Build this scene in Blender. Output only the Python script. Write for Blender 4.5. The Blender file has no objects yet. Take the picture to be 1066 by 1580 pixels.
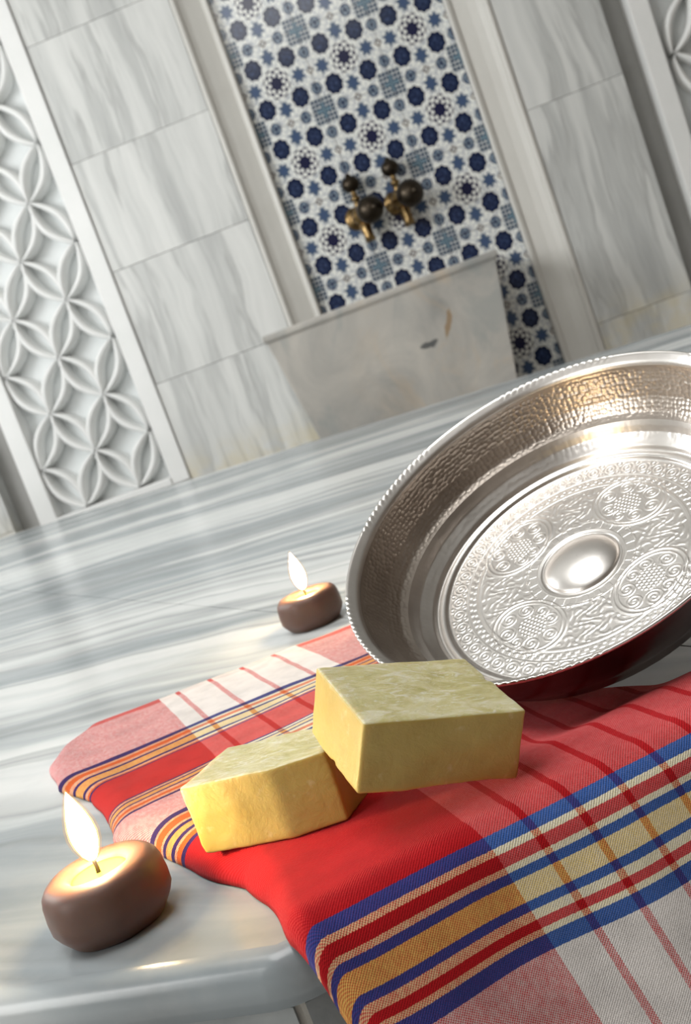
import bpy, bmesh, math, random
import numpy as np
from mathutils import Vector, Matrix, noise as mnoise

random.seed(7)
rng = np.random.RandomState(11)
scene = bpy.context.scene
COL = scene.collection
R = math.radians

# ------------------------------------------------------------------ camera
F_PX, ROLL, PITCH, CAM_H = 1750.0, R(20.28), math.atan(215 / 1750.0), 0.16323
fw = Vector((0, math.cos(PITCH), -math.sin(PITCH)))
dn = Vector((0, -math.sin(PITCH), -math.cos(PITCH)))
rt = Vector((1, 0, 0))
cx = rt * math.cos(ROLL) + dn * math.sin(ROLL)
cy = -rt * math.sin(ROLL) + dn * math.cos(ROLL)
cam_d = bpy.data.cameras.new('camera')
cam = bpy.data.objects.new('camera', cam_d)
COL.objects.link(cam)
cam.matrix_world = Matrix(((cx.x, -cy.x, -fw.x, 0), (cx.y, -cy.y, -fw.y, 0), (cx.z, -cy.z, -fw.z, CAM_H), (0, 0, 0, 1)))
cam_d.sensor_fit = 'VERTICAL'
cam_d.sensor_height = 24.0
cam_d.lens = 24.0 * F_PX / 1580.0
cam_d.clip_start = 0.02
cam_d.dof.use_dof = True
cam_d.dof.focus_distance = 0.42
cam_d.dof.aperture_fstop = 17.0
scene.camera = cam

# ------------------------------------------------------------------ world, lights, exposure
world = bpy.data.worlds.new('world')
scene.world = world
world.use_nodes = True
world.node_tree.nodes['Background'].inputs[0].default_value = (0.75, 0.82, 0.9, 1)
world.node_tree.nodes['Background'].inputs[1].default_value = 0.3


def area(name, loc, target, sx, sy, power, col):
    d = bpy.data.lights.new(name, 'AREA')
    d.shape = 'RECTANGLE'
    d.size, d.size_y = sx, sy
    d.energy = power
    d.color = col
    o = bpy.data.objects.new(name, d)
    COL.objects.link(o)
    o.location = loc
    o.rotation_euler = (Vector(target) - Vector(loc)).to_track_quat('-Z', 'Y').to_euler()
    return o


area('skylight', (-0.5, 0.1, 2.74), (-0.5, 0.1, 0), 1.6, 1.6, 50, (1.0, 1.0, 0.98))
area('side_light', (-2.62, 2.3, 1.35), (0.3, 2.6, 0.6), 1.5, 1.7, 106, (0.98, 1.0, 1.0))  # daylight from the window on the left
area('side_light', (-2.62, -0.7, 1.0), (0.0, 0.5, 0.0), 1.5, 1.5, 60, (1.0, 0.99, 0.96))  # added fill with no known window, brightens front-facing surfaces
scene.view_settings.view_transform = 'Standard'
scene.view_settings.look = 'None'
scene.view_settings.gamma = 1.0
scene.view_settings.use_curve_mapping = False
scene.view_settings.exposure = 0.0


# ------------------------------------------------------------------ object helpers
def tag(o, label=None, cat=None, group=None, kind=None):
    if label: o['label'] = label
    if cat: o['category'] = cat
    if group: o['group'] = group
    if kind: o['kind'] = kind
    return o


def obj(name, me, mat=None, parent=None, smooth=False):
    if isinstance(me, bmesh.types.BMesh):
        m = bpy.data.meshes.new(name)
        me.to_mesh(m)
        me.free()
        me = m
    if mat is not None and len(me.materials) == 0:
        for mm in (mat if isinstance(mat, (list, tuple)) else [mat]):
            me.materials.append(mm)
    if smooth:
        me.polygons.foreach_set('use_smooth', [True] * len(me.polygons))
    o = bpy.data.objects.new(name, me)
    COL.objects.link(o)
    if parent is not None:
        o.parent = parent
    return o


def empty(name, loc=(0, 0, 0)):
    o = bpy.data.objects.new(name, None)
    o.empty_display_size = 0.05
    COL.objects.link(o)
    o.location = loc
    return o


def add_box(bm, x0, x1, y0, y1, z0, z1):
    vs = [bm.verts.new((x, y, z)) for x in (x0, x1) for y in (y0, y1) for z in (z0, z1)]
    for f in ((0, 1, 3, 2), (4, 6, 7, 5), (0, 4, 5, 1), (2, 3, 7, 6), (0, 2, 6, 4), (1, 5, 7, 3)):
        bm.faces.new([vs[i] for i in f])
    return vs


def box_mesh(name, sx, sy, sz, bevel=0.0, seg=2):
    bm = bmesh.new()
    add_box(bm, -sx / 2, sx / 2, -sy / 2, sy / 2, -sz / 2, sz / 2)
    if bevel:
        bmesh.ops.bevel(bm, geom=bm.edges[:], offset=bevel, segments=seg, affect='EDGES', profile=0.6)
    bmesh.ops.recalc_face_normals(bm, faces=bm.faces[:])
    m = bpy.data.meshes.new(name)
    bm.to_mesh(m)
    bm.free()
    return m


def lathe(bm, prof, n=48, close_top=False, close_bot=False, centre=(0, 0, 0), M=None):
    rings = []
    for (r, z) in prof:
        ring = []
        for k in range(n):
            a = 2 * math.pi * k / n
            p = Vector((r * math.cos(a), r * math.sin(a), z))
            if M is not None: p = M @ p
            ring.append(bm.verts.new(p + Vector(centre)))
        rings.append(ring)
    for a, b in zip(rings, rings[1:]):
        for k in range(n):
            bm.faces.new((a[k], a[(k + 1) % n], b[(k + 1) % n], b[k]))
    if close_bot: bm.faces.new(list(reversed(rings[0])))
    if close_top: bm.faces.new(rings[-1])
    return rings


def add_tube(bm, pts, rad, n=14):
    pts = [Vector(p) for p in pts]
    rads = rad if isinstance(rad, (list, tuple)) else [rad] * len(pts)
    prev = None
    rings = []
    for i, p in enumerate(pts):
        d = (pts[min(i + 1, len(pts) - 1)] - pts[max(i - 1, 0)]).normalized()
        a = d.orthogonal().normalized() if prev is None else (prev - d * prev.dot(d)).normalized()
        prev = a
        b = d.cross(a)
        rings.append([bm.verts.new(p + (a * math.cos(2 * math.pi * k / n) + b * math.sin(2 * math.pi * k / n)) * rads[i]) for k in range(n)])
    for a, b in zip(rings, rings[1:]):
        for k in range(n):
            bm.faces.new((a[k], a[(k + 1) % n], b[(k + 1) % n], b[k]))
    bm.faces.new(list(reversed(rings[0])))
    bm.faces.new(rings[-1])


def prism(name, prof, z0, z1):
    """closed 2D profile (x, y) extruded in z"""
    bm = bmesh.new()
    a = [bm.verts.new((x, y, z0)) for x, y in prof]
    b = [bm.verts.new((x, y, z1)) for x, y in prof]
    n = len(prof)
    for i in range(n):
        bm.faces.new((a[i], a[(i + 1) % n], b[(i + 1) % n], b[i]))
    bm.faces.new(list(reversed(a)))
    bm.faces.new(b)
    bmesh.ops.recalc_face_normals(bm, faces=bm.faces[:])
    m = bpy.data.meshes.new(name)
    bm.to_mesh(m)
    bm.free()
    return m


# ------------------------------------------------------------------ node helpers
class V:
    """a scalar socket with arithmetic"""

    def __init__(self, nt, s):
        self.nt, self.s = nt, s

    def op(self, o, *a, clamp=False):
        n = self.nt.nodes.new('ShaderNodeMath')
        n.operation = o
        n.use_clamp = clamp
        for i, x in enumerate((self,) + a):
            if isinstance(x, V): self.nt.links.new(x.s, n.inputs[i])
            else: n.inputs[i].default_value = x
        return V(self.nt, n.outputs[0])

    def __add__(s, o): return s.op('ADD', o)
    __radd__ = __add__
    def __sub__(s, o): return s.op('SUBTRACT', o)
    def __rsub__(s, o): return (s * -1.0) + o
    def __mul__(s, o): return s.op('MULTIPLY', o)
    __rmul__ = __mul__
    def __truediv__(s, o): return s.op('DIVIDE', o)
    def lt(s, o): return s.op('LESS_THAN', o)
    def gt(s, o): return s.op('GREATER_THAN', o)
    def abs(s): return s.op('ABSOLUTE')
    def min(s, o): return s.op('MINIMUM', o)
    def max(s, o): return s.op('MAXIMUM', o)
    def sin(s): return s.op('SINE')
    def cos(s): return s.op('COSINE')
    def sqrt(s): return s.op('SQRT')
    def mod(s, o): return s.op('FLOORED_MODULO', o)
    def pow(s, o): return s.op('POWER', o)
    def sat(s): return s.op('ADD', 0.0, clamp=True)

    def ss(s, a, b):
        n = s.nt.nodes.new('ShaderNodeMapRange')
        n.interpolation_type = 'SMOOTHSTEP'
        s.nt.links.new(s.s, n.inputs[0])
        n.inputs[1].default_value, n.inputs[2].default_value = a, b
        return V(s.nt, n.outputs[0])


class Mat:
    def __init__(self, name):
        self.m = bpy.data.materials.new(name)
        self.m.use_nodes = True
        self.nt = self.m.node_tree
        self.bsdf = self.nt.nodes['Principled BSDF']
        self.out = self.nt.nodes['Material Output']

    def node(self, t): return self.nt.nodes.new(t)
    def link(self, a, b): self.nt.links.new(a, b)

    def coord(self, kind='Object'):
        return self.node('ShaderNodeTexCoord').outputs[kind]

    def xyz(self, sock):
        n = self.node('ShaderNodeSeparateXYZ')
        self.link(sock, n.inputs[0])
        return [V(self.nt, n.outputs[i]) for i in range(3)]

    def vec(self, *c):
        n = self.node('ShaderNodeCombineXYZ')
        for i, x in enumerate(c):
            if isinstance(x, V): self.link(x.s, n.inputs[i])
            else: n.inputs[i].default_value = x
        return n.outputs[0]

    def mapping(self, sock, scale=(1, 1, 1), rot=(0, 0, 0), loc=(0, 0, 0), rnd=0):
        n = self.node('ShaderNodeMapping')
        n.inputs['Scale'].default_value = scale
        n.inputs['Rotation'].default_value = rot
        n.inputs['Location'].default_value = loc
        if rnd:
            oi = self.node('ShaderNodeObjectInfo')
            mm = self.node('ShaderNodeVectorMath')
            mm.operation = 'MULTIPLY_ADD'
            self.link(oi.outputs['Random'], mm.inputs[0])
            mm.inputs[1].default_value = (rnd, rnd * 0.7, rnd * 1.3)
            self.link(sock, mm.inputs[2])
            sock = mm.outputs[0]
        self.link(sock, n.inputs['Vector'])
        return n.outputs[0]

    def noise(self, sock, scale, detail=4, rough=0.55, dist=0.0):
        n = self.node('ShaderNodeTexNoise')
        n.inputs['Scale'].default_value = scale
        n.inputs['Detail'].default_value = detail
        n.inputs['Roughness'].default_value = rough
        n.inputs['Distortion'].default_value = dist
        if sock is not None: self.link(sock, n.inputs['Vector'])
        return V(self.nt, n.outputs['Fac'])

    def voronoi(self, sock, scale, feature='F1'):
        n = self.node('ShaderNodeTexVoronoi')
        n.feature = feature
        n.inputs['Scale'].default_value = scale
        self.link(sock, n.inputs['Vector'])
        return V(self.nt, n.outputs['Distance'])

    def ramp(self, fac, stops, mode='LINEAR'):
        n = self.node('ShaderNodeValToRGB')
        cr = n.color_ramp
        cr.interpolation = mode
        while len(cr.elements) < len(stops): cr.elements.new(1.0)
        for e_, (p, c) in zip(cr.elements, stops):
            e_.position = p
            e_.color = tuple(c) + (1,)
        self.link(fac.s, n.inputs[0])
        return n.outputs[0]

    def mix(self, fac, a, b, mode='MIX'):
        n = self.node('ShaderNodeMix')
        n.data_type = 'RGBA'
        n.blend_type = mode
        if isinstance(fac, V): self.link(fac.s, n.inputs[0])
        else: n.inputs[0].default_value = fac
        for i, x in ((6, a), (7, b)):
            if isinstance(x, (tuple, list)): n.inputs[i].default_value = tuple(x)[:3] + (1,)
            else: self.link(x, n.inputs[i])
        return n.outputs[2]

    def bump(self, h, strength=0.3, dist=0.001):
        n = self.node('ShaderNodeBump')
        n.inputs['Strength'].default_value = strength
        n.inputs['Distance'].default_value = dist
        self.link(h.s, n.inputs['Height'])
        self.link(n.outputs[0], self.bsdf.inputs['Normal'])

    def set(self, **k):
        for n, v in k.items():
            i = self.bsdf.inputs[n.replace('_', ' ')]
            if isinstance(v, V): self.link(v.s, i)
            elif hasattr(v, 'is_output'): self.link(v, i)
            elif isinstance(v, (tuple, list)) and len(v) == 3 and i.type == 'RGBA': i.default_value = tuple(v) + (1,)
            else: i.default_value = v
        return self


# ------------------------------------------------------------------ materials
def m_platform():
    m = Mat('platform_marble')
    o = m.coord('Object')
    warp = m.noise(o, 2.2, 3)
    x, y, z = m.xyz(m.mapping(o, rot=(0, 0, R(31))))
    yy = y + (warp - 0.5) * 0.16
    v = m.vec(x * 0.45, yy * 4.6, z)
    n1 = m.noise(v, 1.6, 5, 0.55, 0.25)
    n2 = m.noise(m.vec(x * 0.9, yy * 16.0, z), 1.5, 4, 0.6, 0.2)
    n3 = m.noise(m.vec(x * 0.35, yy * 9.0, 3.3), 1.2, 3, 0.5, 0.4)
    thin = (1.0 - (n3 - 0.5).abs() * 20.0).sat()
    f = (n1.ss(0.42, 0.60) * 0.58 + n2.ss(0.35, 0.7) * 0.28 + 0.03).sat()
    c = m.ramp(f, [(0.0, (0.22, 0.255, 0.275)), (0.3, (0.40, 0.435, 0.45)), (0.6, (0.63, 0.655, 0.655)), (1.0, (0.78, 0.785, 0.77))])
    c = m.mix(thin * 0.7, c, (0.22, 0.24, 0.25))
    sp = m.noise(o, 60, 3)
    c = m.mix(sp.ss(0.45, 0.75) * 0.12, c, (0.45, 0.44, 0.42))
    m.set(Base_Color=c, Roughness=0.24)
    m.bsdf.inputs['Specular IOR Level'].default_value = 0.5
    m.bump(m.noise(o, 130, 3), 0.12, 0.0006)
    return m.m


def m_cladding():
    m = Mat('wall_marble')
    o = m.mapping(m.coord('Object'), rnd=37.0)
    warp = m.noise(o, 1.7, 3)
    x, y, z = m.xyz(o)
    xx = x + (warp - 0.5) * 0.10
    n1 = m.noise(m.vec(xx * 7.0, y, z * 0.55), 1.4, 5, 0.6, 0.2)
    n2 = m.noise(m.vec(xx * 20.0, y, z * 1.2), 1.2, 4, 0.6, 0.3)
    thin = (1.0 - (n1 - 0.47).abs() * 22.0).sat() * n2.ss(0.35, 0.6)
    f = (n1.ss(0.33, 0.62) * 0.65 + n2.ss(0.3, 0.7) * 0.35).sat()
    c = m.ramp(f, [(0.0, (0.44, 0.45, 0.445)), (0.45, (0.62, 0.63, 0.615)), (1.0, (0.78, 0.785, 0.765))])
    c = m.mix(thin * 0.6, c, (0.34, 0.345, 0.34))
    gp = m.node('ShaderNodeNewGeometry').outputs['Position']
    wz = m.xyz(gp)[2]
    st = m.noise(gp, 9, 4)
    c = m.mix(wz.ss(0.10, -0.08) * st.ss(0.35, 0.65) * 0.45, c, (0.72, 0.60, 0.32))
    m.set(Base_Color=c, Roughness=0.38)
    return m.m


def m_plain_marble(name, a, b, rough=0.4, scale=2.0):
    m = Mat(name)
    o = m.coord('Object')
    n1 = m.noise(o, scale, 5, 0.6, 0.6)
    m.set(Base_Color=m.ramp(n1, [(0.3, a), (0.7, b)]), Roughness=rough)
    return m.m


def m_basin():
    m = Mat('basin_marble')
    o = m.coord('Object')
    x, y, z = m.xyz(o)
    n1 = m.noise(o, 3.2, 5, 0.6, 0.9)
    n2 = m.noise(m.mapping(o, scale=(1.0, 1.0, 0.6), loc=(3, 1, 7)), 4.5, 5, 0.6, 1.2)
    c = m.ramp(n1, [(0.30, (0.26, 0.265, 0.26)), (0.48, (0.44, 0.425, 0.395)), (0.68, (0.58, 0.55, 0.50))])
    c = m.mix(n2.ss(0.52, 0.72) * 0.55 * x.ss(0.1, 0.55), c, (0.62, 0.48, 0.33))
    c = m.mix(n2.ss(0.5, 0.32) * 0.5, c, (0.30, 0.33, 0.33))
    w = (m.noise(o, 22, 3) - 0.5) * 0.05
    # two natural inclusions in the stone: a dark speck and a rusty vein
    s1 = ((x - 0.512 + w) * (x - 0.512 + w) / 0.0011 + (z - 0.125 + w) * (z - 0.125 + w) / 0.00022)
    c = m.mix((1.0 - s1).sat().ss(0.0, 0.5) * 0.85, c, (0.07, 0.075, 0.08))
    t = (x - 0.598) - (z - 0.17) * 0.45 + w * 0.5
    s2 = t * t / 0.00013 + (z - 0.17) * (z - 0.17) / 0.0028
    c = m.mix((1.0 - s2).sat().ss(0.0, 0.6) * 0.75, c, (0.32, 0.20, 0.09))
    m.set(Base_Color=c, Roughness=0.35)
    return m.m


def m_tile():
    m = Mat('iznik_tile')
    u, v, _ = m.xyz(m.coord('UV'))
    x, y = u - 0.5, v - 0.5
    ax, ay = x.abs(), y.abs()
    r = (x * x + y * y).sqrt()
    th = y.op('ARCTAN2', x)
    W = (0.86, 0.87, 0.83)
    fine = m.noise(m.coord('UV'), 34, 2)
    c = m.mix(fine.ss(0.4, 0.7) * 0.14, W, (0.45, 0.50, 0.55))
    # scroll stems between the flowers
    vor = m.voronoi(m.coord('UV'), 13.0, 'DISTANCE_TO_EDGE')
    stem = vor.lt(0.05) * r.gt(0.20)
    c = m.mix(stem * 0.6, c, (0.16, 0.20, 0.30))

    def blob(px, py, rx, ry, n=0, amp=0.0, ph=0.0):
        dx, dy = (ax - px) / rx, (ay - py) / ry
        d = (dx * dx + dy * dy).sqrt()
        if n:
            d = d * (1.0 + ((dy.op('ARCTAN2', dx) * float(n) + ph).cos()) * amp)
        return d

    pet0 = m.noise(m.coord('UV'), 30, 2)
    # tulips on both axes
    for (px, py, rx, ry) in ((0.325, 0.0, 0.082, 0.080), (0.0, 0.325, 0.080, 0.082)):
        d = blob(px, py, rx, ry, 7, 0.22)
        c = m.mix(d.lt(1.0), c, (0.075, 0.115, 0.19))
        c = m.mix(d.lt(0.55), c, (0.06, 0.10, 0.20))
    # ring rosettes at the tile sides
    for (px, py) in ((0.5, 0.225), (0.225, 0.5)):
        d = blob(px, py, 0.076, 0.076)
        c = m.mix(d.lt(1.0), c, (0.03, 0.05, 0.11))
        c = m.mix((d.lt(0.80) * d.gt(0.34)) * pet0.ss(0.35, 0.6) * 0.8, c, (0.34, 0.42, 0.48))
    # corner lattice square
    gx, gy = 0.5 - ax, 0.5 - ay
    sq = gx.max(gy)
    grid = ((gx - 0.012).mod(0.052).lt(0.026)).max((gy - 0.012).mod(0.052).lt(0.026))
    c = m.mix(sq.lt(0.165) * grid * 0.95, c, (0.03, 0.06, 0.11))
    c = m.mix(((gx.min(gy).lt(0.02)) * sq.lt(0.10)) * 0.8, c, (0.16, 0.28, 0.36))
    # small diamonds in mid side
    for g, h in ((gx, ay), (gy, ax)):
        d = g + h
        c = m.mix(d.lt(0.055) * d.gt(0.030), c, (0.20, 0.16, 0.14))
    # peony flowers
    d = blob(0.25, 0.25, 0.124, 0.124, 9, 0.06)
    c = m.mix(d.lt(1.12) * d.gt(1.0) * 0.85, c, W)
    c = m.mix(d.lt(1.0), c, (0.010, 0.018, 0.055))
    pet = m.noise(m.coord('UV'), 26, 3)
    c = m.mix(d.lt(0.62) * pet.ss(0.42, 0.62) * 0.75, c, (0.045, 0.075, 0.17))
    # central star with a ring of dots
    c = m.mix(r.lt(0.195), c, W)
    dots = ((th * 8.0).cos() * ((r - 0.06) * (2 * math.pi / 0.085)).cos()).gt(0.05)
    c = m.mix(r.lt(0.19) * r.gt(0.075) * dots, c, (0.035, 0.030, 0.075))
    c = m.mix((r * (1.0 + (th * 8.0).cos() * 0.10)).lt(0.083), c, (0.014, 0.016, 0.055))
    m.set(Base_Color=c, Roughness=0.16)
    m.bsdf.inputs['Specular IOR Level'].default_value = 0.4
    return m.m


def m_simple(name, col, rough=0.5, metal=0.0, **k):
    m = Mat(name)
    m.set(Base_Color=col, Roughness=rough, Metallic=metal, **k)
    return m.m


def m_stone(name, a, b, scale=30):
    m = Mat(name)
    o = m.mapping(m.coord('Object'), rnd=11.0)
    m.set(Base_Color=m.ramp(m.noise(o, scale, 5, 0.6, 0.4), [(0.3, a), (0.7, b)]), Roughness=0.55)
    m.bump(m.noise(o, scale * 6, 3), 0.25, 0.0005)
    return m.m


def m_lattice():
    m = Mat('lattice_stone')
    o = m.coord('Object')
    n = m.noise(o, 5, 4)
    m.set(Base_Color=m.ramp(n, [(0.3, (0.86, 0.87, 0.855)), (0.7, (0.92, 0.92, 0.91))]), Roughness=0.5)
    return m.m


def m_soap(name, tint):
    m = Mat(name)
    o = m.coord('Object')
    nx, ny, nz = m.xyz(m.coord('Normal'))
    px, py, pz = m.xyz(o)
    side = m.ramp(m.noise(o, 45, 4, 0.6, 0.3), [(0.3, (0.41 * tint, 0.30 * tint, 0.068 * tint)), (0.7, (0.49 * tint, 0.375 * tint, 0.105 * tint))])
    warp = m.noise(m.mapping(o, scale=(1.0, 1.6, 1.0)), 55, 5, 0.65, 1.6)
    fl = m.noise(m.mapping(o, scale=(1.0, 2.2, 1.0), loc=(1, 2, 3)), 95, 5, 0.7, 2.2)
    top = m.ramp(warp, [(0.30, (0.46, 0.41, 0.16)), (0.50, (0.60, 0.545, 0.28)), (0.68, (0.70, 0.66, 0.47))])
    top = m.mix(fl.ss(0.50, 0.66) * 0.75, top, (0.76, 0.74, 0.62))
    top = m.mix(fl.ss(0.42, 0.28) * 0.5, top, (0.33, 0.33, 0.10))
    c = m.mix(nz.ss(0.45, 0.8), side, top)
    pale = m.noise(o, 160, 3).ss(0.62, 0.78)
    c = m.mix(pale * 0.35, c, (0.78, 0.70, 0.45))
    m.set(Base_Color=c, Roughness=0.48)
    m.bsdf.inputs['Subsurface Weight'].default_value = 0.25
    m.bsdf.inputs['Subsurface Radius'].default_value = (1.0, 0.55, 0.12)
    m.bsdf.inputs['Subsurface Scale'].default_value = 0.006
    m.bump(m.noise(o, 140, 5, 0.65) + fl * 0.7, 0.35, 0.0012)
    return m.m


def m_wax():
    m = Mat('wax')
    o = m.coord('Object')
    c = m.ramp(m.noise(o, 60, 3), [(0.3, (0.105, 0.054, 0.038)), (0.7, (0.13, 0.070, 0.050))])
    m.set(Base_Color=c, Roughness=0.5)
    m.bsdf.inputs['Subsurface Weight'].default_value = 0.85
    m.bsdf.inputs['Subsurface Radius'].default_value = (1.0, 0.38, 0.16)
    m.bsdf.inputs['Subsurface Scale'].default_value = 0.009
    return m.m


def m_emit(name, col, strength, transp=0.0):
    m = Mat(name)
    e_ = m.node('ShaderNodeEmission')
    e_.inputs[0].default_value = tuple(col) + (1,)
    e_.inputs[1].default_value = strength
    if transp:
        t = m.node('ShaderNodeBsdfTransparent')
        mx = m.node('ShaderNodeMixShader')
        mx.inputs[0].default_value = transp
        m.link(e_.outputs[0], mx.inputs[1])
        m.link(t.outputs[0], mx.inputs[2])
        m.link(mx.outputs[0], m.out.inputs[0])
    else:
        m.link(e_.outputs[0], m.out.inputs[0])
    return m.m


def m_silver(name='tinned_copper', ca=(0.60, 0.575, 0.55), cb=(0.68, 0.655, 0.63)):
    m = Mat(name)
    o = m.coord('Object')
    n = m.noise(o, 40, 4)
    m.set(Base_Color=m.ramp(n, [(0.3, ca), (0.7, cb)]), Metallic=1.0)
    m.set(Roughness=n * 0.10 + 0.26)
    m.bump(m.noise(o, 420, 3), 0.10, 0.0004)
    return m.m


def ramp_stops(segs, total):
    """[(width, colour)] -> constant ramp stops"""
    out, p = [], 0.0
    for w, c in segs:
        out.append((p / total, c))
        p += w
    return out


C_RED = (0.58, 0.010, 0.016)
C_BLUE = (0.004, 0.080, 0.36)
C_NAVY = (0.016, 0.028, 0.20)
C_YEL = (0.82, 0.60, 0.16)
C_CREAM = (0.84, 0.74, 0.42)
C_WHITE = (0.80, 0.76, 0.74)
C_DKRED = (0.46, 0.02, 0.03)
C_ORANGE = (0.72, 0.15, 0.02)


def m_cloth(name, warp_segs, warp_len, v0, weft, hem=0.0):
    """plain weave: stripes along v (warp_segs, metres) crossed with threads along u (weft(u) -> red mask)"""
    m = Mat(name)
    u, v, _ = m.xyz(m.coord('UV'))
    fuzz = m.noise(m.coord('UV'), 900, 2)
    vj = v + (fuzz - 0.5) * 0.0007
    warp = m.ramp((vj - v0) / warp_len, ramp_stops(warp_segs, warp_len), 'CONSTANT')
    uj = u + (fuzz - 0.5) * 0.0007
    red = weft(uj)
    weftc = m.mix(red, C_WHITE, (0.58, 0.016, 0.022))
    bw_ = m.node('ShaderNodeRGBToBW')
    m.link(warp, bw_.inputs[0])
    lum = V(m.nt, bw_.outputs[0])
    P = 0.00105
    k = 2 * math.pi / P
    su, sv = (u * k).sin(), (v * k).sin()
    w = (su * sv)
    blend = ((w.ss(-0.2, 0.45) * 0.56 + 0.20 + (fuzz - 0.5) * 0.3) * (lum * 1.28 + 0.05).sat()).sat()
    slub = m.noise(m.mapping(m.coord('UV'), scale=(1.0, 0.45, 1.0)), 520, 2)
    blend = (blend + (slub - 0.5) * 0.55 * (lum * 1.2).sat() + 0.04 * lum + red * lum * 0.16).sat()
    if hem:
        blend = blend.max(v.lt(hem) * (w.ss(-0.5, 0.2) * 0.35 + 0.6))
    dk = (red * (0.30 - lum) * 2.2).sat()
    warp = m.mix(dk, warp, (0.30, 0.22, 0.26), 'MULTIPLY')
    c = m.mix(blend, warp, weftc)
    big = m.noise(m.coord('UV'), 60, 4)
    c = m.mix(big.ss(0.35, 0.75) * 0.18, c, (0.0, 0.0, 0.0), 'MULTIPLY')
    m.set(Base_Color=c, Roughness=0.85)
    m.bsdf.inputs['Sheen Weight'].default_value = 0.06
    m.bsdf.inputs['Specular IOR Level'].default_value = 0.08
    m.bump(w * 0.5 + fuzz * 1.2, 0.55, 0.0006)
    return m.m


M = {}
M['platform'] = m_platform()
M['clad'] = m_cladding()
M['trim'] = m_plain_marble('trim_marble', (0.60, 0.585, 0.545), (0.70, 0.69, 0.65), 0.4)
M['plaster'] = m_plain_marble('room_marble', (0.60, 0.585, 0.555), (0.70, 0.69, 0.665), 0.5, 1.2)
M['brown'] = m_plain_marble('darkened_wall_stone', (0.16, 0.125, 0.10), (0.26, 0.21, 0.17), 0.6, 1.2)  # unseen walls coloured dark so the bowl reflects a dim room
M['shade'] = m_plain_marble('recess_shade_stone', (0.30, 0.295, 0.28), (0.38, 0.375, 0.36), 0.6, 3)  # shadow of the recess strips is put into this darker colour
M['backing'] = m_plain_marble('lattice_back', (0.70, 0.73, 0.73), (0.78, 0.80, 0.80), 0.6, 3)
M['floor'] = m_plain_marble('floor_marble', (0.48, 0.485, 0.48), (0.66, 0.66, 0.65), 0.3, 2.5)
M['basin'] = m_basin()
M['tile'] = m_tile()
M['lattice'] = m_lattice()
M['grout'] = m_stone('grout', (0.52, 0.50, 0.46), (0.62, 0.60, 0.55), 200)
M['riser'] = m_stone('riser_stone', (0.20, 0.22, 0.225), (0.30, 0.315, 0.315), 40)
M['bronze'] = m_simple('aged_bronze', (0.30, 0.20, 0.09), 0.30, 1.0)
M['bronze_dark'] = m_simple('dark_bronze', (0.045, 0.035, 0.025), 0.33, 0.9)
M['soap_a'] = m_soap('olive_soap', 1.0)
M['soap_b'] = m_soap('olive_soap_light', 1.06)
M['wax'] = m_wax()
M['pool'] = m_simple('melted_wax', (0.72, 0.60, 0.05), 0.08)
M['wick'] = m_simple('burnt_wick', (0.03, 0.022, 0.018), 0.9)
M['flame'] = m_emit('flame_core', (1.0, 0.70, 0.36), 380.0)
M['halo'] = m_emit('flame_glow_shell', (1.0, 0.62, 0.25), 2.6, 0.72)  # faint emissive shell imitating soft glow around the flame
M['halo2'] = m_emit('flame_glow', (1.0, 0.55, 0.2), 1.0, 0.86)
M['silver'] = m_silver()
M['tin'] = m_silver('hammered_tin_dimmed', (0.40, 0.35, 0.31), (0.50, 0.445, 0.395))  # inner wall colour darkened to imitate dim room reflections
M['outer_dark'] = m_simple('dark_outer_metal', (0.22, 0.175, 0.18), 0.26, 1.0)  # darker metal used on the outside of the bowl

# ------------------------------------------------------------------ room shell
FL = -0.42


def shell(name, x0, x1, y0, y1, z0, z1, mat):
    bm = bmesh.new()
    add_box(bm, x0, x1, y0, y1, z0, z1)
    bmesh.ops.recalc_face_normals(bm, faces=bm.faces[:])
    return tag(obj(name, bm, mat), kind='structure')


shell('floor', -2.9, 3.1, -2.4, 5.3, FL - 0.1, FL, M['floor'])
shell('ceiling', -2.9, 3.1, -2.4, 5.3, 2.8, 2.9, M['plaster'])
shell('wall_left', -2.8, -2.7, -2.4, 5.3, FL, 2.8, M['plaster'])
shell('wall_right', 2.9, 3.0, -2.4, 5.3, FL, 2.8, M['brown'])
shell('wall_front', -2.9, 3.1, -2.4, -2.3, FL, 2.8, M['brown'])

# back wall in its own frame: x along the wall, y into the wall, z up
YAW = R(-7.4)
MW = Matrix.Translation((0, 4.3, 0)) @ Matrix.Rotation(YAW, 4, 'Z')
bm = bmesh.new()
add_box(bm, -2.75, 3.0, 0.12, 0.26, FL, 2.8)
bmesh.ops.recalc_face_normals(bm, faces=bm.faces[:])
wall = tag(obj('wall_back', bm, M['plaster']), kind='structure')
wall.matrix_world = MW


def wall_box(name, x0, x1, y0, y1, z0, z1, mat, parent=wall, bevel=0.0012):
    me = box_mesh(name, x1 - x0, y1 - y0, z1 - z0, bevel)
    o = obj(name, me, mat, parent)
    o.location = ((x0 + x1) / 2, (y0 + y1) / 2, (z0 + z1) / 2)
    return o


# marble cladding, one object for each slab
GAP = 0.0007
for (x0, x1, zs) in ((-0.515, 0.04, (FL, -0.09, 0.336, 0.781, 1.198, 1.639, 2.07, 2.8)),
                     (1.112, 1.468, (FL, -0.02, 0.78, 1.64, 2.8)),
                     (-1.95, -1.252, (FL, 0.0, 0.6, 1.2, 1.8, 2.8)), (-2.65, -1.952, (FL, 0.3, 1.2, 2.8)), (2.30, 2.95, (FL, 0.4, 1.2, 2.0, 2.8))):
    for z0, z1 in zip(zs, zs[1:]):
        wall_box('cladding_slab', x0 + GAP, x1 - GAP, random.uniform(-0.001, 0.001), 0.12, z0 + GAP, z1 - GAP, M['clad'])

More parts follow.
